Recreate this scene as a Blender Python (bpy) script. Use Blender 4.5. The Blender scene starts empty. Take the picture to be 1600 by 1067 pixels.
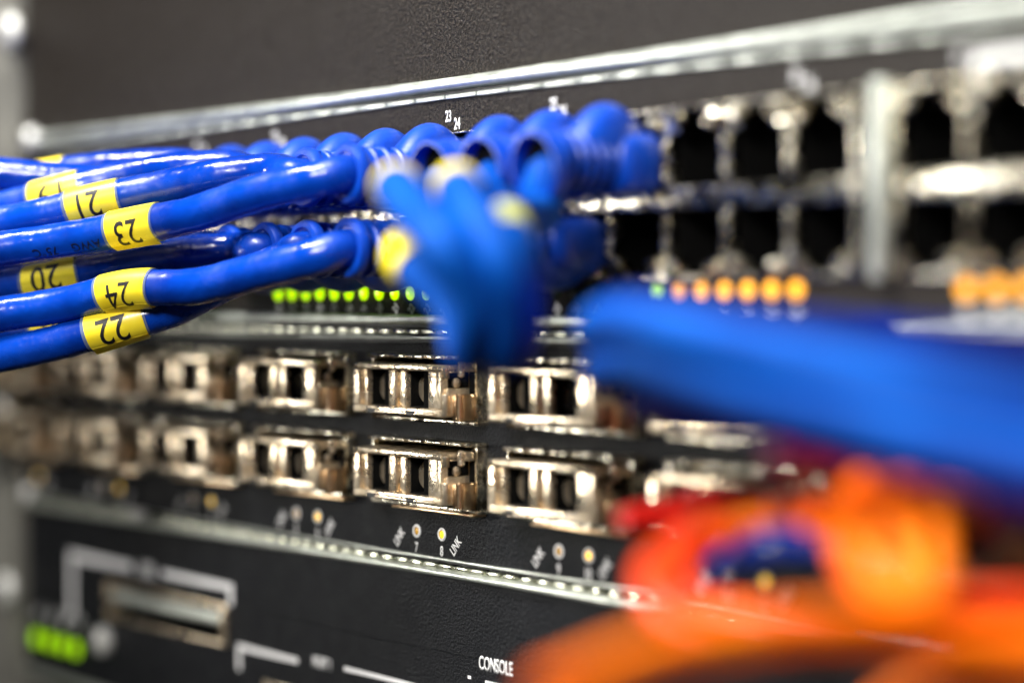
import bpy, bmesh, math, random
from mathutils import Vector, Matrix
random.seed(7)
C = bpy.context.scene
S = 0.001                                   # all lengths below are millimetres
V = Vector

# ------------------------------------------------------------------ camera
TH = math.radians(52.0); PHI = math.atan(59.5/3346.0); DIST = 389.0
cam_d = bpy.data.cameras.new('camera'); cam = bpy.data.objects.new('camera', cam_d)
C.collection.objects.link(cam); C.camera = cam
cam_d.sensor_width = 36.0; cam_d.lens = 75.285
cam_d.clip_start = 0.01; cam_d.clip_end = 50
CAM = V((DIST*math.sin(TH), -DIST*math.cos(TH), 5.5))
AX = V((-math.sin(TH)*math.cos(PHI), math.cos(TH)*math.cos(PHI), -math.sin(PHI)))
cam.location = CAM*S
cam.rotation_euler = AX.to_track_quat('-Z', 'Y').to_euler()
cam_d.dof.use_dof = True
cam_d.dof.focus_distance = 0.402
cam_d.dof.aperture_fstop = 4.2
cam_d.dof.aperture_blades = 0

# ------------------------------------------------------------------ world and lamps
w = bpy.data.worlds.new('World'); C.world = w; w.use_nodes = True
w.node_tree.nodes['Background'].inputs[0].default_value = (0.95, 0.98, 1.0, 1)
w.node_tree.nodes['Background'].inputs[1].default_value = 0.010
C.view_settings.view_transform = 'Standard'; C.view_settings.look = 'None'
C.view_settings.exposure = 0.0; C.view_settings.gamma = 1.0
def lamp(name, loc, target, size, size_y, power, col):
    l = bpy.data.lights.new(name, 'AREA'); l.shape = 'RECTANGLE'; l.size = size*S; l.size_y = size_y*S
    l.energy = power; l.color = col
    o = bpy.data.objects.new(name, l); C.collection.objects.link(o)
    o.location = V(loc)*S
    o.rotation_euler = (V(target)-V(loc)).to_track_quat('-Z', 'Y').to_euler()
    return o
lamp('ceiling_lamp', (-70, -270, 470), (-40, -20, 0), 300, 50, 8.0, (1.0, 0.98, 0.93))
lamp('aisle_lamp', (260, -520, 300), (0, 0, -20), 150, 150, 4.4, (1.0, 0.96, 0.9))
lamp('added_glint_lamp', (-410, -330, 40), (60, 0, -10), 80, 130, 0.105, (1.0, 0.97, 0.90)).data.spread = math.radians(44)  # unseen lamp added at the mirror angle so the metal fronts glint

# ------------------------------------------------------------------ materials
def new_mat(name):
    m = bpy.data.materials.new(name); m.use_nodes = True
    return m, m.node_tree.nodes, m.node_tree.links, m.node_tree.nodes['Principled BSDF']
def noise(N, L, scale, detail=3, rough=0.6):
    tc = N.new('ShaderNodeTexCoord'); n = N.new('ShaderNodeTexNoise')
    n.inputs['Scale'].default_value = scale; n.inputs['Detail'].default_value = detail
    n.inputs['Roughness'].default_value = rough
    L.new(tc.outputs['Object'], n.inputs['Vector']); return n
def mat(name, col, rough=0.5, metal=0.0, col2=None, cscale=60, bump=0.0, bscale=800, coat=0.0, spec=0.5, sub=0.0, rvar=0.0, thresh=(0.35, 0.65)):
    m, N, L, b = new_mat(name)
    b.inputs['Base Color'].default_value = (*col, 1); b.inputs['Roughness'].default_value = rough
    b.inputs['Metallic'].default_value = metal; b.inputs['Coat Weight'].default_value = coat
    b.inputs['Coat Roughness'].default_value = 0.12
    b.inputs['Specular IOR Level'].default_value = spec
    if col2:
        n = noise(N, L, cscale); r = N.new('ShaderNodeValToRGB')
        r.color_ramp.elements[0].position = thresh[0]; r.color_ramp.elements[1].position = thresh[1]
        r.color_ramp.elements[0].color = (*col, 1); r.color_ramp.elements[1].color = (*col2, 1)
        L.new(n.outputs['Fac'], r.inputs['Fac']); L.new(r.outputs['Color'], b.inputs['Base Color'])
    if rvar:
        n = noise(N, L, 140, 5); mr = N.new('ShaderNodeMapRange')
        mr.inputs['From Min'].default_value = 0.3; mr.inputs['From Max'].default_value = 0.7
        mr.inputs['To Min'].default_value = max(0.05, rough-rvar); mr.inputs['To Max'].default_value = min(1, rough+rvar)
        L.new(n.outputs['Fac'], mr.inputs['Value']); L.new(mr.outputs['Result'], b.inputs['Roughness'])
    if bump:
        n = noise(N, L, bscale, 2); bp = N.new('ShaderNodeBump')
        bp.inputs['Strength'].default_value = 1.0; bp.inputs['Distance'].default_value = bump*S
        L.new(n.outputs['Fac'], bp.inputs['Height']); L.new(bp.outputs['Normal'], b.inputs['Normal'])
    return m
def emit(name, col, strength, rim=None):
    m, N, L, b = new_mat(name)
    b.inputs['Base Color'].default_value = (*col, 1); b.inputs['Roughness'].default_value = 0.3
    b.inputs['Emission Color'].default_value = (*col, 1); b.inputs['Emission Strength'].default_value = strength
    return m
M = {}
M['coat_brown'] = mat('powder_coat_brown', (0.005, 0.004, 0.0035), 0.42, spec=0.2, bump=0.5, bscale=1700, col2=(0.058, 0.047, 0.038), cscale=1700, rvar=0.1, thresh=(0.45, 0.72))
M['coat_black'] = mat('powder_coat_black', (0.004, 0.0045, 0.006), 0.46, spec=0.16, bump=0.30, bscale=1900, col2=(0.020, 0.022, 0.027), cscale=1800, rvar=0.12, thresh=(0.45, 0.75))
M['black_plastic'] = mat('black_plastic', (0.008, 0.008, 0.009), 0.5)
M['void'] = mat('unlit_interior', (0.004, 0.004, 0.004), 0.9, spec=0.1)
M['zinc'] = mat('zinc_plate', (0.58, 0.62, 0.56), 0.40, 0.75, col2=(0.76, 0.80, 0.74), cscale=300, bump=0.03, bscale=900, rvar=0.12)
M['tin'] = mat('warm_tin', (0.66, 0.53, 0.36), 0.30, 0.85, col2=(0.92, 0.80, 0.62), cscale=500, bump=0.16, bscale=700, rvar=0.15)
M['cage_metal'] = mat('cage_metal', (0.22, 0.19, 0.14), 0.24, 1.0, col2=(1.0, 0.95, 0.80), cscale=330, thresh=(0.42, 0.56), bump=0.40, bscale=330, rvar=0.15)
M['brass'] = mat('brass_contact', (0.78, 0.52, 0.30), 0.3, 1.0, col2=(0.88, 0.66, 0.42), cscale=500, bump=0.05, bscale=900)
M['gasket'] = mat('gasket_spring_metal', (0.74, 0.75, 0.62), 0.27, 1.0, bump=0.04, bscale=600, rvar=0.1)
M['screw'] = mat('screw_steel', (0.85, 0.85, 0.82), 0.3, 0.35, rvar=0.08)
M['post'] = mat('rack_post_steel', (0.24, 0.235, 0.21), 0.45, 0.5, col2=(0.36, 0.35, 0.31), cscale=80, bump=0.03)
M['blue'] = mat('blue_cable_jacket', (0.001, 0.028, 0.28), 0.25, col2=(0.002, 0.055, 0.46), cscale=55, bump=0.25, bscale=230, coat=0.05, rvar=0.2)
M['blue_boot'] = mat('blue_rubber_boot', (0.001, 0.040, 0.38), 0.36, col2=(0.002, 0.065, 0.52), cscale=200, bump=0.04, bscale=1500, rvar=0.08)
M['yellow'] = mat('yellow_label', (0.92, 0.72, 0.02), 0.38, col2=(0.98, 0.82, 0.05), cscale=160, bump=0.02, bscale=500, coat=0.2)
M['blue_lit'] = mat('lit_blue_cable_jacket', (0.001, 0.045, 0.30), 0.55, col2=(0.002, 0.095, 0.50), cscale=40, bump=0.1, bscale=230, spec=0.08)  # blue jacket made lighter: the highlights are put into the colour
M['olive'] = mat('dull_olive_label', (0.45, 0.46, 0.12), 0.7, spec=0.05)
M['blue_shaded'] = mat('shaded_blue_cable_jacket', (0.001, 0.006, 0.08), 0.6, col2=(0.001, 0.012, 0.14), cscale=40, bump=0.1, bscale=230, spec=0.05)  # same blue jacket made darker: the shade is put into the colour
M['ink'] = mat('black_ink', (0.008, 0.007, 0.012), 0.5)
M['inkblue'] = mat('jacket_print_ink', (0.003, 0.008, 0.05), 0.5)
M['tape'] = mat('clear_tape', (0.12, 0.16, 0.30), 0.2, coat=0.5)
M['white'] = mat('white_silk_print', (0.92, 0.92, 0.93), 0.6)
M['sticker'] = mat('white_sticker', (0.85, 0.86, 0.85), 0.45)
M['green_led'] = emit('green_status_light', (0.56, 1.0, 0.0), 1.35)
M['green_dim'] = emit('dim_green_light', (0.45, 0.9, 0.0), 0.6)
M['pale_yellow'] = mat('pale_yellow_label', (0.90, 0.74, 0.03), 0.7, spec=0.05)
M['unlit_led'] = mat('unlit_lens', (0.02, 0.03, 0.02), 0.3)
M['green_core'] = emit('green_light_core', (0.85, 1.0, 0.25), 1.6)
M['orange_led'] = emit('orange_status_light', (1.0, 0.42, 0.03), 1.5)
M['amber'] = mat('amber_lens', (0.75, 0.42, 0.05), 0.25, coat=0.5)
M['amber_lit'] = emit('amber_lit_lens', (1.0, 0.60, 0.02), 1.6)
M['orange'] = mat('orange_fibre_jacket', (1.0, 0.12, 0.001), 0.45, col2=(1.0, 0.24, 0.002), cscale=70, spec=0.15)
M['deep_orange'] = mat('deep_orange_jacket', (0.85, 0.035, 0.001), 0.4, col2=(0.95, 0.08, 0.001), cscale=70)
M['red'] = mat('red_boot', (0.75, 0.01, 0.005), 0.4)
M['cream'] = mat('cream_connector', (0.85, 0.55, 0.25), 0.4)
M['magenta'] = mat('magenta_clip', (0.35, 0.01, 0.14), 0.4)

# ------------------------------------------------------------------ builders
def origin(o):
    p = V((0, 0, 0))
    while o is not None:
        p += o.location; o = o.parent
    return p
class MB:
    def __init__(s): s.bm = bmesh.new()
    def box(s, x0, x1, y0, y1, z0, z1, bev=0.0, seg=2):
        r = bmesh.ops.create_cube(s.bm, size=1.0)
        mx = Matrix.Translation(V(((x0+x1)/2, (y0+y1)/2, (z0+z1)/2))) @ Matrix.Diagonal((abs(x1-x0), abs(y1-y0), abs(z1-z0), 1))
        bmesh.ops.transform(s.bm, matrix=mx, verts=r['verts'])
        if bev > 0:
            es = list({e for v in r['verts'] for e in v.link_edges})
            bmesh.ops.bevel(s.bm, geom=es, offset=bev, segments=seg, affect='EDGES', profile=0.5)
        return s
    def rings(s, rings, cap=True, closed=False):
        vs = [[s.bm.verts.new(p) for p in ring] for ring in rings]
        n = len(vs[0])
        for a, b in zip(vs, vs[1:]):
            for i in range(n):
                s.bm.faces.new((a[i], a[(i+1) % n], b[(i+1) % n], b[i]))
        if cap:
            s.bm.faces.new(list(reversed(vs[0]))); s.bm.faces.new(vs[-1])
        return s
    def lathe(s, c, axis, prof, n=28, cap=True):
        c = V(c); a = V(axis).normalized()
        u = a.orthogonal().normalized(); v = a.cross(u)
        R = []
        for h, r in prof:
            R.append([c + a*h + (u*math.cos(t)+v*math.sin(t))*max(r, 1e-4) for t in [2*math.pi*i/n for i in range(n)]])
        return s.rings(R, cap)
    def tube(s, path, rad, n=20, cap=True):
        R = []
        for i, (p, T, A, B) in enumerate(path):
            r = rad(i/(len(path)-1)) if callable(rad) else rad
            R.append([p + (A*math.cos(t)+B*math.sin(t))*r for t in [2*math.pi*k/n for k in range(n)]])
        return s.rings(R, cap)
    def dome(s, c, rx, ry, rz, nu=18, nv=9):
        c = V(c); R = []
        for j in range(nv+1):
            ph = -0.35 + (math.pi/2+0.33)*j/nv
            R.append([c+V((rx*math.cos(ph)*math.cos(t), ry*math.cos(ph)*math.sin(t), rz*math.sin(ph))) for t in [2*math.pi*k/nu for k in range(nu)]])
        return s.rings(R)
    def build(s, name, m, parent=None, smooth=False, loc=None):
        bmesh.ops.recalc_face_normals(s.bm, faces=s.bm.faces[:])
        base = origin(parent) if parent else (V(loc)*S if loc else V((0, 0, 0)))
        s.bm.transform(Matrix.Scale(S, 4)); s.bm.transform(Matrix.Translation(-base))
        me = bpy.data.meshes.new(name); s.bm.to_mesh(me); s.bm.free()
        me.materials.append(M[m])
        if smooth:
            for p in me.polygons: p.use_smooth = True
            try: me.set_sharp_from_angle(angle=math.radians(38))
            except Exception: pass
        o = bpy.data.objects.new(name, me); C.collection.objects.link(o)
        if parent: o.parent = parent
        elif loc: o.location = base
        return o
def thing(name, label, cat, loc, group=None):
    o = bpy.data.objects.new(name, None); C.collection.objects.link(o)
    o.empty_display_size = 0.005
    o.location = V(loc)*S; tag(o, label, cat, group); return o
def tag(o, label, cat, group=None):
    o['label'] = label; o['category'] = cat
    if group: o['group'] = group
def copy_tree(o, parent=None):
    c = o.copy(); C.collection.objects.link(c)
    if parent is not None: c.parent = parent
    for ch in list(o.children): copy_tree(ch, c)
    return c
def text_mesh(txt, size, sx=0.8, bold=0.0, fine=0.0):
    cu = bpy.data.curves.new('t', 'FONT'); cu.body = txt; cu.size = size; cu.align_x = 'CENTER'; cu.align_y = 'CENTER'
    cu.offset = bold; cu.resolution_u = 4
    o = bpy.data.objects.new('t', cu); me = bpy.data.meshes.new_from_object(o)
    bpy.data.objects.remove(o); bpy.data.curves.remove(cu)
    bm = bmesh.new(); bm.from_mesh(me); bpy.data.meshes.remove(me)
    bmesh.ops.scale(bm, vec=(sx, 1, 1), verts=bm.verts)
    # centre on its own bounds
    xs = [v.co.x for v in bm.verts]; ys = [v.co.y for v in bm.verts]
    bmesh.ops.translate(bm, vec=(-(min(xs)+max(xs))/2, -(min(ys)+max(ys))/2, 0), verts=bm.verts)
    bmesh.ops.triangulate(bm, faces=bm.faces[:])
    if fine:
        for _ in range(6):
            es = [e for e in bm.edges if e.calc_length() > fine]
            if not es: break
            bmesh.ops.subdivide_edges(bm, edges=es, cuts=1, use_grid_fill=False)
            bmesh.ops.triangulate(bm, faces=bm.faces[:])
    return bm
def panel_text(txt, x, z, size, parent, name='lettering', rot=0.0, sx=0.75, bold=0.0, y=-0.06, mt='white'):
    b = MB(); b.bm.free(); b.bm = text_mesh(txt, size, sx, bold)
    b.bm.transform(Matrix.Rotation(math.radians(rot), 4, 'Z'))
    r = bmesh.ops.extrude_face_region(b.bm, geom=b.bm.faces[:])
    bmesh.ops.translate(b.bm, vec=(0, 0, 0.05), verts=[e for e in r['geom'] if isinstance(e, bmesh.types.BMVert)])
    b.bm.transform(Matrix.Translation((x, y, z)) @ Matrix.Rotation(math.pi/2, 4, 'X'))
    return b.build(name, mt, parent)

# ------------------------------------------------------------------ the rack: device faces
U1 = 44.45; XL, XR = -202.0, 300.0
def gasket(z0, z1, pitch, y0, y1, x_ref, parent, gap=0.45, m='gasket'):
    b = MB(); x = x_ref - pitch*math.floor((x_ref-XL)/pitch)
    while x < XR-pitch:
        b.box(x+gap/2, x+pitch-gap/2, y0, y1, z0+random.uniform(-.03, .03), z1, 0.22, 2); x += pitch
    MB().box(XL, XR, y0+0.9, y0+1.1, z0+.05, z1-.05).build('gasket_gap_shade', 'void', parent)  # black strip stands for the shadow between the fingers
    return b.build('gasket', m, parent, True)

# --- uppermost device
top = thing('server_chassis', 'blank speckled dark device front above the row of blue network plugs', 'server', (0, 0, 46))
MB().box(XL, XR, 0, 60, 47.9, 118, 0.2).build('faceplate', 'coat_brown', top)
MB().box(XL, XR, -1.6, 20, 45.7, 47.85, 0.9, 4).build('edge_band', 'zinc', top, True)
MB().box(XL, XR, 1.6, 30, 44.6, 45.65).build('shadow_gap', 'black_plastic', top)

# --- patch switch
sw = thing('network_switch', 'dark network switch with stacked metal ports holding numbered blue cords', 'network switch', (0, 0, 0))
mod_c = [42.25 + 92.75*k for k in (-2, -1, 0, 1, 2)]
P = 14.3
b = MB()
b.box(XL, XR, 0, 30, 37.9, 43.75, 0.15)
b.box(XL, XR, 0, 30, 3.4, 9.25, 0.15)
b.build('faceplate', 'coat_brown', sw)
x = XL
for c in mod_c:
    a0, a1 = c-3*P-0.6, c+3*P+0.6
    if a0 > x: MB().box(x, a0, 0, 30, 9.25, 37.9).build('port_surround', 'black_plastic', sw)
    x = a1
if x < XR: MB().box(x, XR, 0, 30, 9.25, 37.9).build('port_surround', 'black_plastic', sw)
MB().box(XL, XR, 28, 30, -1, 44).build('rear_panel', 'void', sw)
gasket(43.85, 44.75, 9.77, -0.5, 3, -20.0, sw, 0.3, 'zinc')
MB().box(XL, XR, -1.2, 24, 1.5, 3.3, 0.5, 3).build('lower_edge', 'zinc', sw, True)
MB().box(XL, XR, 1.5, 24, 0.75, 1.45).build('shadow_gap', 'black_plastic', sw)
def port_block(c):
    b = MB(); y0, y1 = -0.7, 1.6
    L_, R_ = c-3*P, c+3*P
    b.box(L_, R_, y0+.4, y1, 37.3, 37.85, 0.2)                # top rail
    b.box(L_, R_, y0, y1, 21.0, 24.6, 0.3)                 # middle rail
    b.box(L_, R_, y0, y1, 9.3, 10.1, 0.2)                  # bottom rail
    b.box(L_-0.55, L_+0.5, y0-0.5, 8, 9.4, 37.8, 0.2); b.box(R_-0.5, R_+0.55, y0-0.5, 8, 9.4, 37.8, 0.2)
    for k in range(7):
        x = L_+k*P; hw = 0.95
        for (za, zb, zs, zt, sg) in ((24.6, 33.6, 33.6, 36.9, 1), (12.6, 21.0, 10.1, 12.6, -1)):
            b.box(max(x-hw, L_+.5), min(x+hw, R_-.5), y0, y1, za, zb, 0.15)
            w1 = 3.4
            if sg > 0:
                b.box(max(x-w1, L_+.5), min(x+w1, R_-.5), y0, y1, 33.6, 35.3, 0.15)
                b.box(max(x-w1-1, L_+.5), min(x+w1+1, R_-.5), y0, y1, 35.3, 37.25, 0.15)
            else:
                b.box(max(x-w1, L_+.5), min(x+w1, R_-.5), y0, y1, 11.3, 12.6, 0.15)
                b.box(max(x-w1-1, L_+.5), min(x+w1+1, R_-.5), y0, y1, 10.1, 11.3, 0.15)
            # spring finger on the wall
            if 0 < k < 7:
                for dz in (0.28, 0.68):
                    zc = za+(zb-za)*dz
                    b.lathe((x, y0-0.1, zc-1.5), (0, 0, 1), [(0, 0.2), (0.5, 0.75), (2.5, 0.75), (3, 0.2)], 12)
    # dimpled spring tongues along top and middle rails
    for k in range(6):
        xc = L_+(k+.5)*P
        for dx in (-4.4, 4.4):
            b.lathe((xc+dx-1.4, y0-0.3-random.random()*.6, 35.2+random.uniform(-.5, .5)), (1, 0, random.uniform(-.3, .3)), [(0, .3), (.4, 1.0), (2.4, 1.1), (2.9, .3)], 12)
            if random.random() < 0.3: b.box(xc+dx-1.3, xc+dx+1.3, y0-0.4, y0, 21.6, 23.8, 0.15)
            b.lathe((xc+dx-1.2, y0-0.4, 11.6+random.uniform(-.5, .5)), (1, 0, random.uniform(-.3, .3)), [(0, .3), (.4, .9), (2.2, 1.0), (2.7, .3)], 12)
    o = b.build('port_block', 'cage_metal', sw, True)
    w_ = MB()
    for k in range(7):
        x = L_+k*P; w_.box(max(x-1.0, L_+.5), min(x+1.0, R_-.5), 1.7, 26, 10.2, 36.8)
    w_.box(L_+.6, R_-.6, 1.7, 26, 21.1, 24.5)
    w_.box(L_, R_, 26, 27.5, 9.4, 37.8)
    w_.box(L_, R_, 1.7, 26, 37.0, 37.7); w_.box(L_, R_, 1.7, 26, 9.4, 10.0)
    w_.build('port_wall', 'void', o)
for c in mod_c: port_block(c)
MB().box(89.0, 91.4, -2.6, 1.5, 9.0, 38.6, 0.5, 3).build('module_wall', 'zinc', sw, True)
# status lights with slanted numbers
n = 1
for ci, c in enumerate(mod_c):
    for k in range(12):
        x = c - 29.5 + 5.36*k
        if x > XR-5 or ci > 3: continue
        col = 'green_led' if ci < 2 or (ci == 2 and k < 6) else 'orange_led'
        if ci == 2 and k < 5: col = 'unlit_led'
        bl = MB().lathe((x, 0.2, 7.55), (0, -1, 0), [(0, 1.4), (0.35, 1.4), (0.75, 0.6), (0.85, 0.01)], 20).build('status_light', col, sw, True)
        if ci == 1 and k > 5:
            MB().lathe((x, -0.66, 7.55), (0, -1, 0), [(0, 0.38), (0.12, 0.3)], 14).build('light_core', 'green_core', bl, True)
        panel_text(str(n), x+0.25, 4.15+0.3, 2.5, sw, 'light_number', 52, 0.8, 0.06)
        n += 1
if True:
    nm = 1
    for ci, c in enumerate(mod_c[:4]):
        for k in (0, 5):
            a = ci*12+k*2+1
            dx = -3.0 if k == 0 else 1.6
            x = c-2.5*P+k*P + dx*1.0
            if k == 5: x = c+2.5*P-6.0
            else: x = c-2.5*P+5.5
            if ci == 1 and k == 5: x = -19.0
            if ci == 2 and k == 0: x = 12.4
            panel_text(str(a), x-0.4, 40.7, 3.0, sw, 'port_number', 0, 0.66, 0.07)
            panel_text(str(a+1), x+2.4, 39.15, 3.0, sw, 'port_number', 0, 0.66, 0.07)
MB().box(106.5, 122, -0.12, -0.02, 39.4, 41.0).build('blank_sticker', 'sticker', sw)

# --- optics switch
op = thing('optics_switch', 'black switch front with two rows of metal optics cages above LINK lights', 'network switch', (0, 0, -U1))
NC = list(range(-4, 6)); CR = lambda k: -7.1+43.2*k
rows = ((-17.1, -4.2), (-33.4, -20.2))
b = MB(); W = 34.6
b.box(XL, XR, 0, 30, rows[0][1], -2.0, 0.1)
b.box(XL, XR, 0, 30, rows[1][1], rows[0][0])
b.box(XL, XR, 0, 30, -42.75, rows[1][0], 0.1)
x = XL
for k in NC:
    for (z0, z1) in rows: b.box(x, CR(k)-W, 0, 30, z0, z1)
    x = CR(k)
for (z0, z1) in rows: b.box(x, XR, 0, 30, z0, z1)
b.build('faceplate', 'coat_black', op)
MB().box(XL, XR, 30.1, 31, -43, -1).build('rear_panel', 'void', op)
gasket(-0.45, 0.5, 5.0, -0.5, 3, -18.0, op)
MB().box(XL, XR, -0.9, 14, -1.35, -0.75, 0.2).build('upper_edge', 'zinc', op, True)
MB().box(XL, XR, 0.3, 14, -2.0, -1.4).build('shadow_gap', 'black_plastic', op)
MB().box(XL, XR, -0.7, 14, -43.2, -42.75, 0.15).build('lower_edge', 'zinc', op, True)
MB().box(XL, XR, 0.5, 14, -43.75, -43.2).build('lower_gap', 'black_plastic', op)
for k in NC:
    for (z0, z1) in rows:
        x1 = CR(k); x0 = x1-W; t = 0.85
        b = MB()
        b.box(x0, x1, -2.6, 24, z1-t, z1-0.05, 0.25); b.box(x0, x1, -2.6, 24, z0+0.05, z0+t, 0.25)
        b.box(x0+.05, x0+t, -2.5, 24, z0+t, z1-t, 0.1); b.box(x1-t, x1-.05, -2.5, 24, z0+t, z1-t, 0.1)
        b.box(x0+1, x1, -4.2, -2.7, z1-0.7, z1+0.0, 0.3)                      # folded lip
        for q in range(5): b.box(x0+5+q*6, x0+8.5+q*6, -4.8, -4.25, z1-0.6, z1-0.1, 0.15)
        o = b.build('optics_cage', 'cage_metal', op, True)
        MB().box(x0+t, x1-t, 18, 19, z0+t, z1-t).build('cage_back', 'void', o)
        if z0 < -30:
            MB().box(x0+8, x1-0.5, -3.2, -0.1, z0-0.45, z0+0.0, 0.1).build('amber_gasket', 'brass', o, True)
num = 1
for k in NC:
    if k > 4: continue
    for j, dx in enumerate((0, 8.2)):
        x = -29.8+43.3*k+dx; z = -38.35
        ring = MB().lathe((x, 0.1, z), (0, -1, 0), [(0, 1.3), (0.16, 1.3), (0.3, 1.18), (0.3, 0.86), (0.02, 0.86)], 28, cap=False).build('light_ring', 'white', op, True)
        MB().lathe((x, 0.2, z), (0, -1, 0), [(0, 0.86), (0.1, 0.84), (0.35, 0.5), (0.42, 0.02)], 22).build('light_lens', 'amber_lit' if j or k == 99 else 'amber', ring, True)
        panel_text(str((k+4)*2+j-1 if k > -4 else 0+j+1), x, -41.5, 2.7, op, 'light_number', 0, 0.75, 0.07)
        if j == 0: panel_text('LINK', x-5.8, -39.9, 2.6, op, 'lettering', 50, 0.68, 0.07)
        else: panel_text('LINK', x+4.5, -40.1, 2.6, op, 'lettering', 50, 0.68, 0.07)

# --- console device
cd = thing('console_device', 'slate black device front with bracket lines and CONSOLE lettering at the bottom', 'network device', (0, 0, -2*U1))
b = MB()
b.box(XL, XR, 0, 30, -60.7, -46.3, 0.15)
b.box(XL, -158.5, 0, 30, -70.0, -60.7); b.box(-101.5, XR, 0, 30, -70.0, -60.7)
b.box(XL, XR, 0, 30, -74.8, -70.0)
b.box(XL, -86.5, 0, 30, -86.9, -74.8); b.box(-71.5, XR, 0, 30, -86.9, -74.8)
b.box(XL, XR, 12, 30, -88, -60)
b.build('faceplate', 'coat_black', cd)
MB().box(XL, XR, -1.4, 14, -46.2, -44.9, 0.55, 4).build('edge_band', 'zinc', cd, True)
gasket(-44.85, -43.95, 4.93, -0.5, 3, -32.3, cd, 0.5)
MB().box(XL, XR, -1.2, 20, -88.8, -87.2, 0.4, 3).build('lower_edge', 'zinc', cd, True)
o = MB(); o.box(-158.4, -101.6, -0.3, 1.2, -61.6, -60.8, .2); o.box(-158.4, -101.6, -0.3, 1.2, -69.9, -69.2, .2)
o.box(-158.4, -156.9, -0.3, 8, -69.2, -61.6, .2); o.box(-103.2, -101.6, -0.9, 8, -69.4, -61.4, .3)
slot = o.build('card_slot', 'tin', cd, True)
MB().box(-154, -103.3, -1.2, 3, -65.3, -62.9, 0.6, 3).build('slot_door', 'zinc', slot, True)
MB().box(-156.8, -103.3, 5, 11, -69.1, -61.7).build('slot_interior', 'void', slot)
o = MB(); o.box(-86.4, -71.6, -0.3, 3, -75.8, -74.9, .2); o.box(-86.4, -85.2, -0.3, 9, -86.8, -75.8, .1); o.box(-72.8, -71.6, -0.3, 9, -86.8, -75.8, .1)
pj = o.build('management_port', 'tin', cd, True)
MB().box(-85.1, -72.9, 10, 11.5, -86.8, -75.9).build('port_interior', 'void', pj)
def line(x0, x1, z0, z1): return MB().box(x0, x1, -0.05, 0.05, z0, z1).build('printed_line', 'white', cd)
line(-178, -145.5, -57.6, -55.6); line(-131, -99.2, -57.3, -55.8)
line(-178, -175.4, -72.0, -57.65); line(-101, -99.2, -60.5, -57.35)
line(-97.2, -72.6, -69.7, -68.5); line(-97.2, -95.8, -74.2, -69.75)
line(-55.2, -12, -68.75, -67.9)
panel_text('USB', -138, -56.6, 4.6, cd, 'lettering', 0, 0.8, 0.16)
panel_text('MGMT 1', -63.4, -68.3, 3.3, cd, 'lettering', 0, 0.6, 0.08)
panel_text('CONSOLE', -4.8, -61.1, 3.6, cd, 'lettering', 0, 0.62, 0.07)
line(-13.4, -12.4, -64.6, -64.0)
line(-8.0, 18.5, -64.9, -64.2)
for i in range(4):
    x = -196.5+i*7.3
    MB().lathe((x, 0.2, -79.6), (0, -1, 0), [(0, 2.0), (0.5, 2.0), (1.0, 1.2), (1.1, 0.02)], 20).build('status_light', 'green_dim', cd, True)
    panel_text(('PS1', 'PS2', 'FAN', 'SYS')[i], x+1.5, -73.0, 3.2, cd, 'lettering', 60, 0.8, 0.08, mt='sticker')
MB().lathe((-197, 0.2, -29), (0, -1, 0), [(0, 2.0), (0.5, 2.0), (1.0, 1.2), (1.1, 0.02)], 20).build('status_light', 'green_dim', op, True)
def screw(loc, r, label, long=False):
    t = thing('panel_screw', label, 'screw', loc, 'steel screws at the left rack post')
    x, y, z = loc
    MB().lathe((x, y, z), (0, -1, 0), [(0, r), (1.2, r), (2.2, r*.82), (2.8, r*.45), (2.9, 0.02)], 28).build('screw_head', 'screw', t, True)
    d = MB(); d.box(x-r*.55, x+r*.55, y-3.0, y-2.6, z-.35, z+.35, .05); d.box(x-.35, x+.35, y-3.0, y-2.62, z-r*.55, z+r*.55, .05)
    d.build('screw_recess', 'void', t)
    return t
MB_post = MB().box(-262, -203.2, -3.0, 8, -130, 130, 0.5).box(-262, -259, 8, 60, -130, 130, .3)
po = MB_post.build('rack_post', 'post', None, loc=(-232, 0, -130)); tag(po, 'pale steel rack post running up the left edge', 'rack post')
screw((-202.5, -3.2, 74.7), 4.2, 'large steel screw at the top of the left rack post')
screw((-206, -3.1, -21), 4.0, 'middle steel screw on the left post beside the metal cages')
screw((-206.5, -3.1, -68), 4.2, 'lowest steel screw on left post beside the printed bracket')
screw((-193.5, -1.7, 46.8), 2.7, 'small screw head at the left end of upper silver edge')
screw((-197.5, -1.0, -42.9), 2.4, 'small screw head at the left end of lower silver edge')
t = thing('captive_screw', 'bright silver captive screw lying against the lower silver edge at left', 'screw', (-136.4, -1, -44.0))
MB().lathe((-139.5, -2.6, -43.5), (1, 0, 0), [(0, .6), (.6, 1.5), (5.5, 1.5), (6.2, .6)], 24).build('screw_body', 'screw', t, True)
t = thing('captive_screw', 'round silver screw on dark panel under the card slot', 'screw', (-159, 0, -75.5))
MB().lathe((-159, 0, -75.5), (0, -1, 0), [(0, 3.3), (1.4, 3.3), (2.2, 2.4), (2.4, .02)], 24).build('screw_head', 'screw', t, True)

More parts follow.
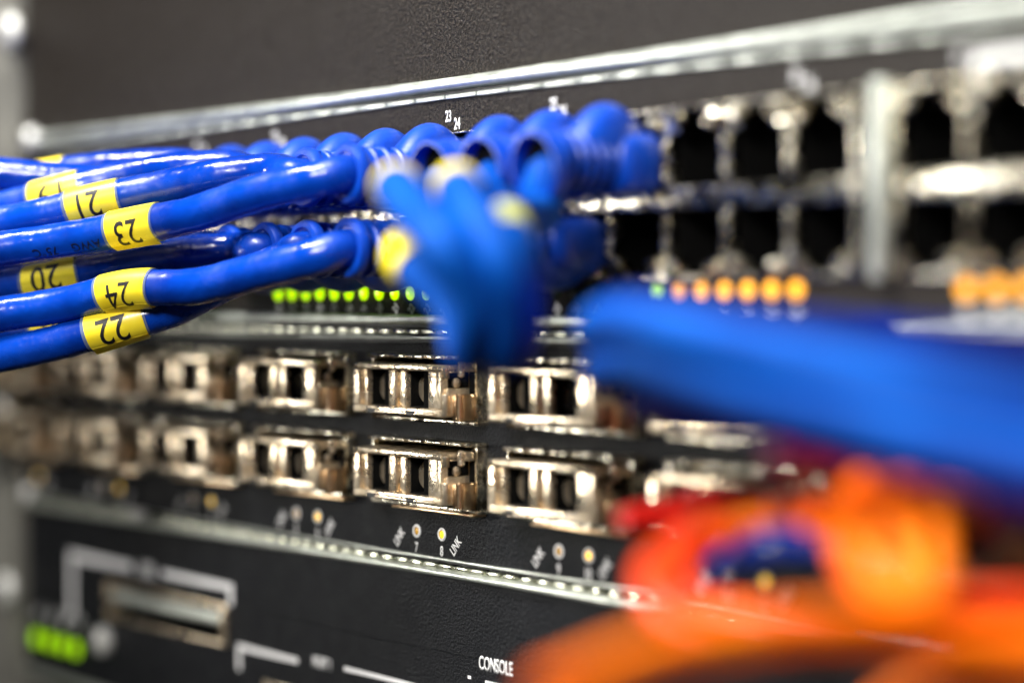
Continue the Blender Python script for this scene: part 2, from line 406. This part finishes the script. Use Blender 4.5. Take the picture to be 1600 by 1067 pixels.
# ------------------------------------------------------------------ optics transceivers
def make_transceiver():
    k = 0; x1 = CR(0); x0 = x1-W; z0, z1 = rows[1]
    t = thing('transceiver_module', 'x', 'transceiver', (x1-W/2, -8, z0), 'metal transceivers in the optics cages')
    a, c = z0+1.55, z1-2.1         # body bottom / top
    F, Bk = -7.4, 12
    b = MB()
    L_, R_ = x0+0.9, x1-4.6
    o1 = (L_+3.7, L_+11.6); o2 = (L_+16.6, L_+24.6)
    zt, zb = c-1.1, a+1.5
    b.box(L_, R_, F, Bk, zt, c, 0.25); b.box(L_, R_, F, Bk, a, zb, 0.25)
    b.box(L_, o1[0]-1.6, F, Bk, zb, zt, 0.15); b.box(o1[0]-1.5, o1[0], F+0.9, Bk, zb, zt, 0.15)
    m_ = (o1[1]+o2[0])/2
    b.box(o1[1], m_-.15, F+0.35, Bk, zb, zt, 0.2); b.box(m_+.15, o2[0], F+1.0, Bk, zb, zt, 0.25)
    b.box(o2[1], R_-1.3, F+0.3, Bk, zb, zt, 0.15); b.box(R_-1.2, R_, F, Bk, zb, zt, 0.15)
    b.box(L_+0.4, R_-2, F-0.25, F, zb-1.3, zb-0.9, 0.1)
    body = b.build('module_body', 'tin', t, True)
    n_ = MB()
    for o in (o1, o2):
        xc = (o[0]+o[1])/2
        n_.box(xc-2.3, xc+0.1, F-0.27, F-0.02, a+0.15, a+0.95)
    n_.build('body_notch', 'black_plastic', body)
    n_ = MB()
    for o in (o1, o2):
        n_.box(o[0]+.03, o[0]+.25, F+2.0, 5, zb, zt); n_.box(o[1]-.25, o[1]-.03, F+1.4, 5, zb, zt)
        n_.box(o[0]+.25, o[1]-.25, F+1.6, 5, zt-.22, zt-.02); n_.box(o[0]+.25, o[1]-.25, F+1.6, 5, zb+.02, zb+.2)
    n_.build('socket_shade_liner', 'void', body)  # black liners added to darken the sockets, shade carried by their colour
    for o in (o1, o2):
        xc = (o[0]+o[1])/2
        rc = MB().box(o[0]+.05, o[1]-.05, 5, 6, zb, zt).build('receptacle', 'void', t)
        q = MB(); zc = (zb+zt)/2
        q.lathe((xc-1.2, -3.2, zc), (0, -1, 0), [(0, 2.7), (0.5, 2.7)], 22)
        q.build('alignment_disc', 'tin', rc, True)
        q = MB(); q.box(xc-0.9, xc+1.7, -4.6, -3.9, zc-3.3, zc+3.3)
        q.build('shutter', 'void', rc)
        q = MB(); q.box(xc+1.6, xc+1.9, -4.9, -4.4, zc-2.4, zc+2.2, .05)
        q.box(xc+1.9, xc+3.0, -4.8, -4.5, zc+1.3, zc+1.5, .03); q.box(xc+1.9, xc+3.0, -4.8, -4.5, zc-1.7, zc-1.5, .03)
        q.build('latch_hook', 'tin', rc)
    # latch gear on the right flank
    g = MB()
    g.box(R_+0.05, R_+1.0, -6.6, Bk, a+0.2, c-4.2, 0.2)
    g.lathe((R_+0.7, -6.9, a+.2), (0, 0, 1), [(0, .55), (.2, .7), (3.9, .7), (4.1, .5)], 14)
    g.lathe((R_+0.7, -6.9, c-2.3), (0, 0, 1), [(0, .55), (.2, .7), (1.8, .7), (2, .5)], 14)
    g.box(R_+1.05, x1-1.1, -1.2, Bk, a, z1-1.3, 0.2)
    g.build('side_plate', 'tin', t, True)
    MB().box(R_+1.1, x1-1.0, -1.7, -1.3, z0+1.0, z1-1.4).build('latch_recess_shade', 'void', t)  # black plate carries the shade of the recess in its colour
    g = MB()
    g.box(R_+1.5, x1-.95, -5.0, -1.3, z0+1.0, z0+5.9, 0.35)
    g.lathe((x1-2.0, -5.1, z0+1.0), (0, 0, 1), [(0, .5), (.3, .8), (4.7, .8), (5.0, .5)], 14)
    g.lathe((x1-3.3, -4.9, z0+1.0), (0, 0, 1), [(0, .5), (.3, .7), (4.3, .7), (4.6, .5)], 14)
    g.build('latch_block', 'brass', t, True)
    g = MB()
    g.box(R_+1.2, x1-1.0, -4.6, -1.25, z1-3.3, z1-1.6, 0.3)
    g.lathe((x1-1.9, -4.8, z1-4.2), (0, 0, 1), [(0, .4), (.2, .65), (2.6, .65), (2.8, .4)], 14)
    g.build('latch_pin', 'tin', t, True)
    MB().box(R_+1.6, x1-1.05, -2.2, -1.75, z0+6.1, z1-3.6, 0.2).build('latch_opening_shade', 'void', t)  # solid black block, coloured as the dark of the latch hole
    MB().box(R_-0.3, R_+0.1, -5.9, -1.2, c-4.1, c-1.3, 0.05).build('side_opening_shade', 'void', t)  # near-black block on the flank stands for the shade in a hole
    MB().lathe((R_+0.1, -4.2, c-3.2), (1, 0, 0), [(0, .9), (.5, .9), (.8, .5)], 16).build('latch_rivet', 'tin', t, True)
    return t
proto = make_transceiver()
wh = {-4: 'behind the left green glow', -3: 'above the leftmost lit pair of lights', -2: 'above the second pair of LINK lights from left', -1: 'above the LINK 5 and 6 lights',
      0: 'above the LINK 7 and 8 lights', 1: 'above the LINK 9 and 10 lights', 2: 'above the red fibre boots', 3: 'behind the standing orange fibre cords', 4: 'at the far right behind orange cords', 5: 'x'}
first = True
for k in NC:
    if k > 4: continue
    for ri, rn in ((1, 'lower'), (0, 'upper')):
        o = proto if first else copy_tree(proto)
        if k == 0 and ri == 1: pass
        o.location = V((CR(k)-W/2, -8, rows[ri][0]))*S
        o['label'] = '%s row metal transceiver %s' % (rn, wh[k])
        first = False

# ------------------------------------------------------------------ cords
def catmull(pts, step=1.2):
    pts = [V(p) for p in pts]
    P_ = [pts[0]*2-pts[1]] + pts + [pts[-1]*2-pts[-2]]
    out = []
    for i in range(1, len(P_)-2):
        p0, p1, p2, p3 = P_[i-1:i+3]
        d01 = max((p1-p0).length, 1e-3)**.5; d12 = max((p2-p1).length, 1e-3)**.5; d23 = max((p3-p2).length, 1e-3)**.5
        n_ = max(2, int((p2-p1).length/step))
        m1 = (p2-p1) + d12*((p1-p0)/d01 - (p2-p0)/(d01+d12)) if True else 0
        m2 = (p2-p1) + d12*((p3-p2)/d23 - (p3-p1)/(d12+d23))
        for j in range(n_):
            t = j/n_; t2 = t*t; t3 = t2*t
            out.append(p1*(2*t3-3*t2+1) + m1*(t3-2*t2+t) + p2*(-2*t3+3*t2) + m2*(t3-t2))
    out.append(pts[-1]); return out
def frames(c):
    """centre line -> (point, tangent, A, B): A leans toward the aisle side where a person reads the label"""
    res = []
    for i, p in enumerate(c):
        T = (c[min(i+1, len(c)-1)]-c[max(i-1, 0)]).normalized()
        res.append([p, T])
    A = res[0][1].orthogonal().normalized(); out = []
    for p, T in res:
        A = (A-T*A.dot(T)).normalized(); out.append((p, T, A, T.cross(A)))
    return out
def arclen(c):
    s = [0]
    for a, b_ in zip(c, c[1:]): s.append(s[-1]+(b_-a).length)
    return s
def at_s(c, sl, s):
    for i in range(len(c)-1):
        if sl[i+1] >= s or i == len(c)-2:
            t = (s-sl[i])/max(sl[i+1]-sl[i], 1e-6); t = max(-1, min(2, t))
            return c[i].lerp(c[i+1], t) if 0 <= t <= 1 else c[i]+(c[i+1]-c[i])*t, (c[min(i+2, len(c)-1)]-c[max(i-1, 0)]).normalized()
def wrap_text(txt, c, sl, s0, R, a0, size, parent, name, m, sx=0.9, bold=0.0, view=V((0.79, -0.61, 0.0))):
    b = MB(); b.bm.free(); b.bm = text_mesh(txt, size, sx, bold, fine=0.5)
    for v in b.bm.verts:
        p, T = at_s(c, sl, s0 + v.co.x)                # cords run left in the picture, so +x runs left: upside down
        N = (view-T*view.dot(T)).normalized(); B = T.cross(N)
        if B.z > 0: B = -B                             # text 'up' points down in the world: label is upside down
        a = a0 + v.co.y/R
        v.co = p + (N*math.cos(a)+B*math.sin(a))*R
    return b.build(name, m, parent)
HOOD = {}
def boot_parts(t, X, Z, up, ys=1.0, ribs=True):
    """plug and boot at port centre (X, 0, Z); hood to +Z when up else -Z; shares mesh data between copies"""
    key = (up, ribs)
    if key not in HOOD:
        sg = 1 if up else -1
        pb = MB().box(-5.6, 5.6, -3, 14, -3.9, 3.9, 0.4).build('plug', 'blue_boot')
        b = MB()
        def sq(y, w_, h_, e, n=28):
            R = []
            for i in range(n):
                t_ = 2*math.pi*i/n; cx, sz = math.cos(t_), math.sin(t_)
                R.append(V((w_*math.copysign(abs(cx)**e, cx), y, h_*math.copysign(abs(sz)**e, sz))))
            return R
        b.rings([sq(-1.0, 6.0, 4.9, .45), sq(-2, 6.3, 5.2, .45), sq(-8, 6.2, 5.2, .55), sq(-11, 5.3, 5.0, .8), sq(-11.6, 4.6, 4.6, 1)])
        y = -12.6; i = 0
        core = MB().lathe((0, -11.7, 0), (0, -1, 0), [(0, 3.5), (13.2, 3.5)], 24).build('boot_hollow_shade', 'void')  # black cylinder stands for the dark hollow seen through the rib gaps
        while y > -23.6:
            r = 5.15-0.0*i
            b.lathe((0, y, 0), (0, -1, 0), [(0, r-.25), (.25, r), (1.2, r), (1.45, r-.25)], 30)
            for s_ in (-1, 1):
                if i % 2: b.box(-0.7, 0.7, y-3.0, y-1.3, s_*(4.9)-.35, s_*(4.9)+.1)
                else: b.box(s_*4.9-.35, s_*4.9+.1, y-3.0, y-1.3, -0.7, .7)
            y -= 2.9; i += 1
        b.lathe((0, -24.3, 0), (0, -1, 0), [(0, 5.2), (.5, 5.55), (1.5, 5.55), (2.1, 5.2), (2.3, 4.2), (1.9, 3.8)], 34)
        bt = b.build('boot', 'blue_boot', None, True)
        b = MB()
        R = []
        for j in range(15):
            u_ = j/14; y_ = -1.2-14.5*u_
            hgt = 3.0+(5.9 if up else 3.6)*math.sin(math.pi*min(1, (u_*.92+0.10)))**0.8
            wd = 3.4+1.3*math.sin(math.pi*min(1, u_+.05))
            ring = []
            for q in range(17):
                t_ = math.pi*q/16
                ring.append(V((wd*math.cos(t_)*(1 if True else 1), y_, sg*(2.2+(hgt-1.0)*max(0, math.sin(t_))**.85))))
            R.append(ring)
        b.rings(R, True)
        hd = b.build('latch_hood', 'blue_boot', None, True)
        HOOD[key] = (pb, bt, hd, core)
        src = (pb, bt, hd, core)
        fresh = True
    else:
        src = HOOD[key]; fresh = False
    rel = V((X, 0, Z))*S - origin(t)
    for i, s_ in enumerate(src):
        o = s_ if fresh else s_.copy()
        if not fresh: C.collection.objects.link(o)
        o.parent = t
        o.location = rel
        o.scale = (1, ys if s_.name.startswith('boot') else 1, 1)
def cord(label, X, Z, up, pts, R=3.4, jm='blue', tagspec=None, group='numbered blue patch cords', text=None, extra=None, end=None, cup=False, wob=0.35):
    base = (X, -26, Z)
    t = thing('patch_cord', label, 'patch cord', base, group)
    boot_parts(t, X, Z, up, 0.76 if cup else 1.0)
    path = [(X, -20, Z), (X, -27, Z)] + list(pts)
    if cup:
        path[:2] = [(X, -16, Z-1.0), (X, -20.5, Z-2.6)]
        MB().lathe((X, -19.6, Z-0.8), (0, -1, -0.12), [(0, 5.4), (.4, 5.9), (3.2, 6.0), (3.6, 5.8), (3.6, 5.5), (0.5, 5.3)], 34, cap=False).build('boot_collar', 'blue_boot', t, True)
        MB().lathe((X, -20.25, Z-0.8), (0, -1, -0.12), [(0, 5.2), (.1, 5.2)], 30).build('boot_hollow_shade', 'void', t)  # black disc painted as the darkness inside the collar
    if end:
        boot_parts(t, end[0], end[1], end[2])
        path += [(end[0], -27, end[1]), (end[0], -20, end[1])]
    c = catmull(path)
    rnd = random.Random(hash(label) % 1000 if False else int(X*7+Z*13) % 1000)
    ph = [rnd.uniform(0, 6.28) for _ in range(4)]
    for i, p in enumerate(c):
        k = min(1, i/20)
        c[i] = p + V((0, 0, wob*k*math.sin(i*0.11+ph[0]))) + V((0, wob*k*math.sin(i*0.07+ph[1]), 0))
    sl = arclen(c)
    MB().tube(frames(c), lambda u_: R*(1+0.012*math.sin(u_*60+ph[2])+0.01*math.sin(u_*137+ph[3])), 26).build('cable_jacket', jm, t, True)
    for (num_, s0, a0, ln, tm) in (tagspec or []):
        sc = []
        nn = 12
        for j in range(nn+1): sc.append(at_s(c, sl, s0-ln/2+ln*j/nn)[0])
        lb = MB().tube(frames(sc), lambda u_: R+0.30+0.10*(u_ > .9)*0, 30).build('label_sleeve', tm, t, True)
        # clear tape tails beyond both ends, and the flap where the sleeve overlaps itself
        if tm == 'yellow':
            vw = V((0.79, -0.61, 0.0)); g = []
            for j in range(9):
                p, T = at_s(c, sl, s0-ln/2+0.1+(ln-.2)*j/8)
                N_ = (vw-T*vw.dot(T)).normalized(); B_ = T.cross(N_)
                if B_.z > 0: B_ = -B_
                col_ = []
                for q in range(6):
                    a = 0.95+0.11*q; rr = R+0.33+0.10*q/5+(0.38*(q/5)**3)*(0.35+0.65*(j/8 if int(s0) % 2 else 1-j/8))
                    col_.append(p+(N_*math.cos(a)+B_*math.sin(a))*rr)
                inner = [p+(N_*math.cos(0.95+0.11*q)+B_*math.sin(0.95+0.11*q))*(R+0.28+(0.38*(q/5)**3)*(0.35+0.65*(j/8 if int(s0) % 2 else 1-j/8))) for q in range(5, -1, -1)]
                g.append(col_+inner)
            MB().rings(g).build('label_flap', 'yellow', lb, True)
        for e0, e1 in () if tm != 'yellow' else ((-ln/2-.45, -ln/2+.2), (ln/2-.2, ln/2+.7)):
            MB().tube(frames([at_s(c, sl, s0+e0)[0], at_s(c, sl, s0+(e0+e1)/2)[0], at_s(c, sl, s0+e1)[0]]), R+0.16, 30).build('tape_edge', 'tape', lb, True)
        if num_: wrap_text(num_, c, sl, s0+0.3, R+0.36, a0, 7.7, lb, 'lettering', 'ink', 0.76, 0.0 if '4' in num_ else 0.05)
    for (tx, s0, a0, sz) in (extra or []):
        wrap_text(tx, c, sl, s0, R+0.12, a0, sz, t, 'jacket_print', 'inkblue', 0.95)
    return t
ZU, ZL = 28.7, 15.4
COLS = [42.25+92.75*m+P*(k-2.5) for m in (-2, -1, 0) for k in range(6)]
K = {
    'c23': [(-16.8, -30.5, 27.6), (-28.1, -36.9, 25.2), (-41.4, -42.6, 22.1), (-53.1, -47.9, 20.4), (-65.9, -56.3, 17.6), (-75.2, -65.0, 15.5), (-87.6, -77.7, 12.7)],
    'c21': [(-38.0, -26.7, 30.2), (-47.3, -33.7, 29.6), (-57.5, -40.4, 27.7), (-66.8, -49.1, 25.0), (-75.4, -57.0, 22.0), (-81.8, -62.0, 20.6), (-95.4, -74.5, 17.2)],
    'c19': [(-53.7, -25.7, 31.8), (-63.3, -33.0, 31.5), (-73.6, -41.5, 29.4), (-81.5, -50.0, 26.9), (-87.2, -54.1, 25.5), (-93.7, -59.2, 23.8), (-107.0, -69.7, 21.4)],
    'c17': [(-70.5, -26.0, 32.6), (-79.5, -32.7, 32.8), (-89.4, -40.4, 32.2), (-96.0, -45.7, 31.3), (-99.6, -50.3, 30.3), (-109.4, -56.4, 28.9), (-120.5, -64.2, 26.6)],
    'c24': [(-16.9, -31.1, 13.9), (-27.9, -37.1, 11.6), (-41.2, -42.7, 8.8), (-53.8, -49.2, 8.0), (-65.7, -56.4, 5.0), (-75.0, -65.2, 3.3), (-87.4, -77.9, 0.5)],
    'c22': [(-37.0, -25.9, 13.8), (-45.4, -33.5, 9.4), (-52.1, -40.7, 4.4), (-58.4, -48.7, 1.0), (-67.3, -57.0, -2.3), (-75.9, -64.8, -4.5), (-89.2, -77.2, -8.2)],
    'c20': [(-53.5, -25.9, 15.7), (-61.3, -34.2, 14.9), (-69.8, -43.5, 12.9), (-78.2, -52.7, 10.5), (-84.8, -58.0, 9.0), (-91.3, -63.1, 7.9), (-101.9, -71.9, 6.0)],
    'c18': [(-67.1, -22.2, 15.0), (-71.8, -28.3, 11.1), (-77.0, -38.4, 5.0), (-84.6, -48.3, 1.4), (-90.4, -54.1, 0.3), (-96.9, -60.7, -0.6), (-106.6, -70.0, -3.0)],
    'c16': [(-82.5, -22.3, 17.9), (-84.0, -27.4, 18.1), (-85.4, -32.5, 17.7), (-84.3, -40.9, 16.2), (-94.7, -47.8, 14.1), (-103.0, -55.2, 11.9), (-116.4, -65.9, 8.7)],
    'loopA': [(21.7, -31.7, 22.5), (27.6, -40.4, 22.9), (35.1, -50.2, 23.6), (52.1, -57.9, 18.5), (64.5, -61.7, 13.0), (65.0, -57.9, 7.7), (60.6, -54.1, 1.7), (53.4, -50.3, -1.5), (49.2, -49.1, 4.9), (38.0, -50.1, 12.3), (22.3, -34.4, 15.9)],
    'loopB': [(26.6, -25.5, 21.9), (36.1, -36.1, 22.5), (44.2, -45.2, 23.4), (62.1, -54.9, 17.3), (69.2, -55.8, 11.2), (66.7, -52.6, 5.0), (60.2, -48.2, -1.4), (44.4, -39.1, 1.0), (26.8, -28.9, 10.1)],
    'loopC': [(35.1, -21.1, 21.0), (42.8, -30.9, 19.0), (50.3, -40.8, 18.7), (58.9, -46.1, 13.9), (61.3, -46.5, 8.7), (58.2, -44.1, 2.6), (46.7, -36.2, -2.0), (33.7, -28.3, 2.8), (25.5, -24.0, 10.2)],
    'r0': [(125.0, 48.0, 4.9), (89.0, 18.1, 1.0), (60.5, -2.2, 0.8), (58.0, -21.6, 1.8), (65.0, -32.1, 4.0), (78.1, -38.0, 5.1), (94.2, -37.0, 3.1), (115.6, -32.4, 0.8), (143.5, -22.7, -1.2)],
    'r1': [(136.4, 30.0, -0.4), (89.1, 18.0, -2.0), (64.2, -5.7, -2.1), (62.6, -28.8, -0.4), (77.6, -45.3, 2.3), (93.9, -53.6, 3.3), (111.2, -54.3, 0.9), (133.5, -51.8, -2.9), (158.6, -42.6, -7.4)],
    'r2': [(130.8, 38.9, -2.5), (89.1, 18.0, -4.0), (64.2, -5.7, -4.1), (62.5, -24.2, -2.9), (73.2, -37.9, -1.3), (81.8, -40.0, -0.9), (96.2, -37.8, -3.0), (115.7, -32.4, -6.8), (143.7, -22.8, -11.4)],
    'r3': [(130.8, 38.9, -6.2), (89.1, 18.0, -6.9), (69.5, -3.9, -7.0), (65.1, -29.0, -5.6), (75.2, -42.0, -3.7), (91.5, -50.3, -1.8), (110.3, -52.4, -4.5), (133.6, -51.8, -8.1), (159.9, -44.4, -13.1)],
    'r4': [(130.9, 38.8, -9.9), (92.5, 14.0, -10.6), (74.5, -8.9, -10.6), (75.8, -28.4, -10.0), (80.4, -38.7, -7.9), (96.5, -47.4, -6.2), (116.7, -50.8, -8.6), (137.3, -50.4, -11.5), (161.2, -46.0, -15.8)],
    'f0': [(69.1, -16.4, -26.2), (85.4, -36.0, -26.4), (94.7, -48.6, -28.7), (107.2, -57.1, -32.1), (122.3, -50.8, -32.9), (142.2, -44.8, -32.7), (159.9, -38.5, -35.1)],
    'f1': [(75.7, -12.8, -27.3), (87.7, -33.2, -27.8), (96.6, -46.3, -29.9), (112.1, -57.3, -32.7), (128.9, -52.1, -33.6), (143.6, -46.3, -35.0), (160.0, -38.5, -38.7)],
    'f2': [(110.4, -20.3, -22.8), (120.9, -39.2, -20.0), (128.8, -48.7, -23.5), (137.6, -50.6, -27.8), (144.8, -47.9, -30.2), (159.9, -38.4, -32.2)],
    'f3': [(116.9, -20.0, -18.9), (129.3, -41.4, -17.7), (137.5, -50.5, -22.6), (143.0, -53.4, -27.7), (143.1, -59.9, -31.1), (138.4, -72.4, -32.3), (133.6, -85.0, -33.7), (130.8, -95.3, -36.5)],
    'f4': [(123.8, -19.2, -20.9), (137.3, -42.5, -18.6), (143.6, -50.9, -22.8), (147.0, -54.8, -27.2), (146.2, -62.3, -28.8), (141.3, -75.2, -29.2), (136.6, -87.7, -31.0), (132.2, -99.9, -35.1)],
    'f5': [(159.8, -38.4, -27.9), (147.5, -51.0, -28.6), (140.0, -63.8, -30.1), (136.2, -75.1, -30.5), (133.2, -85.6, -33.0), (131.4, -91.3, -36.8)],
    'f6': [(162.3, -41.8, -32.3), (150.1, -54.1, -31.9), (142.7, -63.6, -31.9), (136.1, -72.1, -32.3), (131.8, -77.7, -33.7), (128.8, -86.4, -36.4), (126.9, -93.9, -40.0)],
    'f7': [(159.9, -38.5, -35.1), (152.0, -45.3, -36.0), (145.4, -50.6, -37.4), (140.4, -53.8, -39.8), (138.2, -56.7, -44.2)],
    'f8': [(111.0, -27.3, -14.2), (116.0, -32.4, -17.0), (120.4, -39.8, -20.0), (125.5, -46.4, -23.9), (135.3, -50.3, -28.8), (148.4, -46.5, -29.2), (159.8, -38.4, -29.4)],
    'f9': [(94.8, -24.0, -25.5), (101.8, -39.5, -25.2), (103.4, -53.7, -25.4), (108.4, -63.6, -28.2), (117.1, -67.2, -32.4), (126.1, -62.2, -34.1), (140.4, -53.7, -33.9), (159.9, -38.4, -33.7)],
    'r5': [(130.9, 38.9, -8.0), (89.2, 18.0, -8.9), (70.9, -5.4, -9.1), (67.2, -23.2, -7.1), (72.3, -32.8, -5.3), (83.5, -37.9, -4.7), (97.4, -36.5, -7.2), (117.7, -33.3, -10.8), (146.2, -26.2, -15.9)],
    'r6': [(125.0, 48.0, 3.0), (95.6, 10.3, 1.1), (90.2, -4.8, 1.2), (92.0, -18.7, 1.3), (104.2, -27.5, 0.6), (120.2, -31.4, -0.3), (136.3, -32.0, -1.2), (153.3, -29.7, -1.8)],
    'r7': [(125.2, 47.9, -6.5), (89.1, 18.0, -6.9), (87.4, -8.6, -5.4), (88.7, -23.1, -4.2), (102.1, -30.3, -4.1), (118.6, -32.0, -5.9), (136.4, -32.0, -8.1), (153.4, -29.8, -10.6)],
    'b0': [(109.6, -29.5, -27.5), (109.1, -35.0, -26.2), (106.0, -39.0, -26.0), (102.0, -40.9, -27.3), (96.1, -38.8, -30.1)],
}
def s_near(pts, X, Z, q):
    return None
def length_to(X, Z, pts, idx):
    """arc length from the boot to control point idx"""
    path = [V((X, -20, Z)), V((X, -27, Z))] + [V(p) for p in pts]
    c = catmull(path); tgt = V(pts[idx]); sl = arclen(c)
    i = min(range(len(c)), key=lambda j: (c[j]-tgt).length); return sl[i]
def numbered(num_, col, up, key, idx, label, a0=0.25, ln=9.6, extra=None, wob=0.35):
    X = COLS[col]; Z = ZU if up else ZL; pts = K[key]
    s0 = length_to(X, Z, pts, idx)
    ex = None
    if extra: ex = [(extra[0], s0+extra[1], extra[2], extra[3])]
    return cord(label, X, Z, up, pts, tagspec=[(num_, s0, a0, ln, 'yellow')], extra=ex, wob=wob)
numbered('23', 11, True, 'c23', 3, 'thick blue cord with yellow sleeve reading 23 upside down, nearest of upper row', 0.40, 10.2, ('AWG    75°C', 14.0, 0.62, 2.7))
numbered('21', 10, True, 'c21', 3, 'blue cord with yellow sleeve reading 21, directly above the one marked 23', 0.15, 10.2)
numbered('19', 9, True, 'c19', 3, 'blue cord with half hidden yellow sleeve behind and above the 21 sleeve', 0.1, 9.6)
numbered('24', 11, False, 'c24', 3, 'thick blue cord with yellow sleeve reading 24, nearest of lower row', 0.35, 10.6)
numbered('22', 10, False, 'c22', 3, 'lowest blue cord with yellow sleeve reading 22 against dark switch', 0.22, 10.8)
numbered('20', 9, False, 'c20', 3, 'thinner looking blue cord with yellow sleeve reading 20 left of the 24 sleeve', -0.1, 10.4)
numbered('18', 8, False, 'c18', 3, 'blue cord with yellow 18 sleeve mostly hidden between sleeves 24 and 22', 0.35, 10.2)
numbered('17', 8, True, 'c17', 3, 'blue cord with yellow sleeve showing only its edge at far left top', 0.1, 9.6)
numbered('16', 7, False, 'c16', 3, 'blue cord with a sliver of yellow sleeve showing under the 23 sleeve', 0.1, 9.6)
# the cords further along the switch, running left out of the picture
ordn = ['first', 'second', 'third', 'fourth', 'fifth', 'sixth', 'seventh', 'eighth', 'ninth', 'tenth', 'eleventh', 'twelfth']
for i in range(0, 8):
    for up in (True, False):
        if up is False and i == 7: continue
        X = COLS[i]; Z = ZU if up else ZL
        kx = (7-i)
        z1 = (33.0 - 0.35*kx) if up else (18.0-0.6*kx)
        pts = [(X-5, -34, Z+.5), (X-16, -50, Z+(z1-Z)*.5), (X-40, -78, z1), (X-90, -130, z1-1.5), (X-150, -195, z1-5)]
        cord('plain blue cord in the %s port column from the left, %s row' % (ordn[i], 'upper' if up else 'lower'), X, Z, up, pts, group='plain blue cords running left from the switch')

# cords looping back in front of the switch, out of focus
def loop_cord(label, colu, key, tags, endc=None, tm='pale_yellow'):
    X = COLS[colu]; pts = K[key]; tg = []
    for idx, ln in tags:
        tg.append((None, length_to(X, ZU, pts, idx), 0, ln, tm))
    return cord(label, X, ZU, True, pts, tagspec=tg, end=(COLS[colu], ZL, False) if endc is None else None, group='blue cords looping between upper and lower ports', wob=0, cup=True, jm='blue_lit')
loop_cord('blurred blue loop cord with two yellow sleeves in front of boots 23 and 24', 12, 'loopA', [(2, 7.5), (-2, 7.0)])
loop_cord('blurred blue loop cord with its yellow sleeve below the large round boots', 13, 'loopB', [(2, 7.5)])
loop_cord('blurred blue loop cord with dull olive sleeve, furthest right of the loops', 14, 'loopC', [(2, 5.0)], 1, 'olive')
# big out of focus bundle crossing to the right
rl = ['uppermost cord of the large blurred blue bundle at right', 'second cord from top of the large blurred blue bundle', 'middle cord of the large blurred blue bundle crossing right',
      'fourth cord from top of the large blurred blue bundle', 'lowest cord of the large blurred blue bundle above orange fibres', 'fifth cord from top of the large blurred blue bundle',
      'shade-toned blue cord at the upper right edge of the blurred bundle', 'shade-toned blue cord running along the right edge inside the bundle']
for i in range(8):
    c = catmull(K['r%d' % i], 2.0)
    t = thing('network_cable', rl[i], 'network cable', K['r%d' % i][0], 'blue cables bundled to the right')
    MB().tube(frames(c), 3.1, 24).build('cable_jacket', ('blue_shaded', 'blue_lit', 'blue_shaded', 'blue_lit', 'blue_shaded', 'blue_shaded', 'blue_shaded', 'blue_shaded')[i], t, True)
# ------------------------------------------------------------------ orange fibre cords
def fibre(key, label, R=1.5, boot=None, plug=None, jm='orange'):
    c = catmull(K[key], 2.0)
    t = thing('fibre_cord', label, 'fibre cord', K[key][0], 'orange fibre cords')
    MB().tube(frames(c), R, 18).build('fibre_jacket', jm, t, True)
    p0 = V(K[key][0])
    if plug:
        x, y, z = p0
        MB().box(x-3.6, x+3.6, y-2, y+12, z-3.6, z+3.6, 0.6).build('connector', plug, t, True)
    if boot:
        MB().lathe(p0+V((0, -2, 0)), (0, -1, 0), [(0, 3.2), (4, 3.0), (14, 1.9), (15, 1.6)], 20).build('connector_boot', boot, t, True)
    return t
fibre('f0', 'orange fibre cord with red boot curving below the last visible cage', 1.6, 'red', 'red', 'deep_orange')
fibre('f1', 'second orange fibre cord with red boot beside the blue clip', 1.6, 'red', 'red', 'deep_orange')
fibre('f2', 'orange fibre cord with cream connector standing right of the blue clip', 1.5, 'orange', 'cream')
fibre('f3', 'orange fibre cord dropping then sweeping left along the bottom edge', 1.5, 'orange', 'cream')
fibre('f4', 'rightmost standing orange fibre cord sweeping to the lower left corner', 1.6, 'orange', 'magenta')
fibre('f5', 'orange fibre cord crossing low over the silver edge from the right', 1.4, jm='deep_orange')
fibre('f6', 'orange fibre cord arching over the silver edge at lower right', 1.5)
fibre('f7', 'orange fibre cord nearest the bottom right corner', 1.8)
fibre('f8', 'orange fibre cord with a purple connector standing highest of the orange cords', 1.8, 'magenta', 'magenta')
fibre('f9', 'orange fibre cord bulging left over the black switch front', 1.4, 'orange', 'red', 'deep_orange')
c = catmull(K['b0'], 2.0)
t = thing('blue_clip', 'short blurred dark blue cable piece lying between red boots and orange fibres', 'cable', K['b0'][0])
MB().tube(frames(c), 2.2, 18).build('cable_jacket', 'blue', t, True)
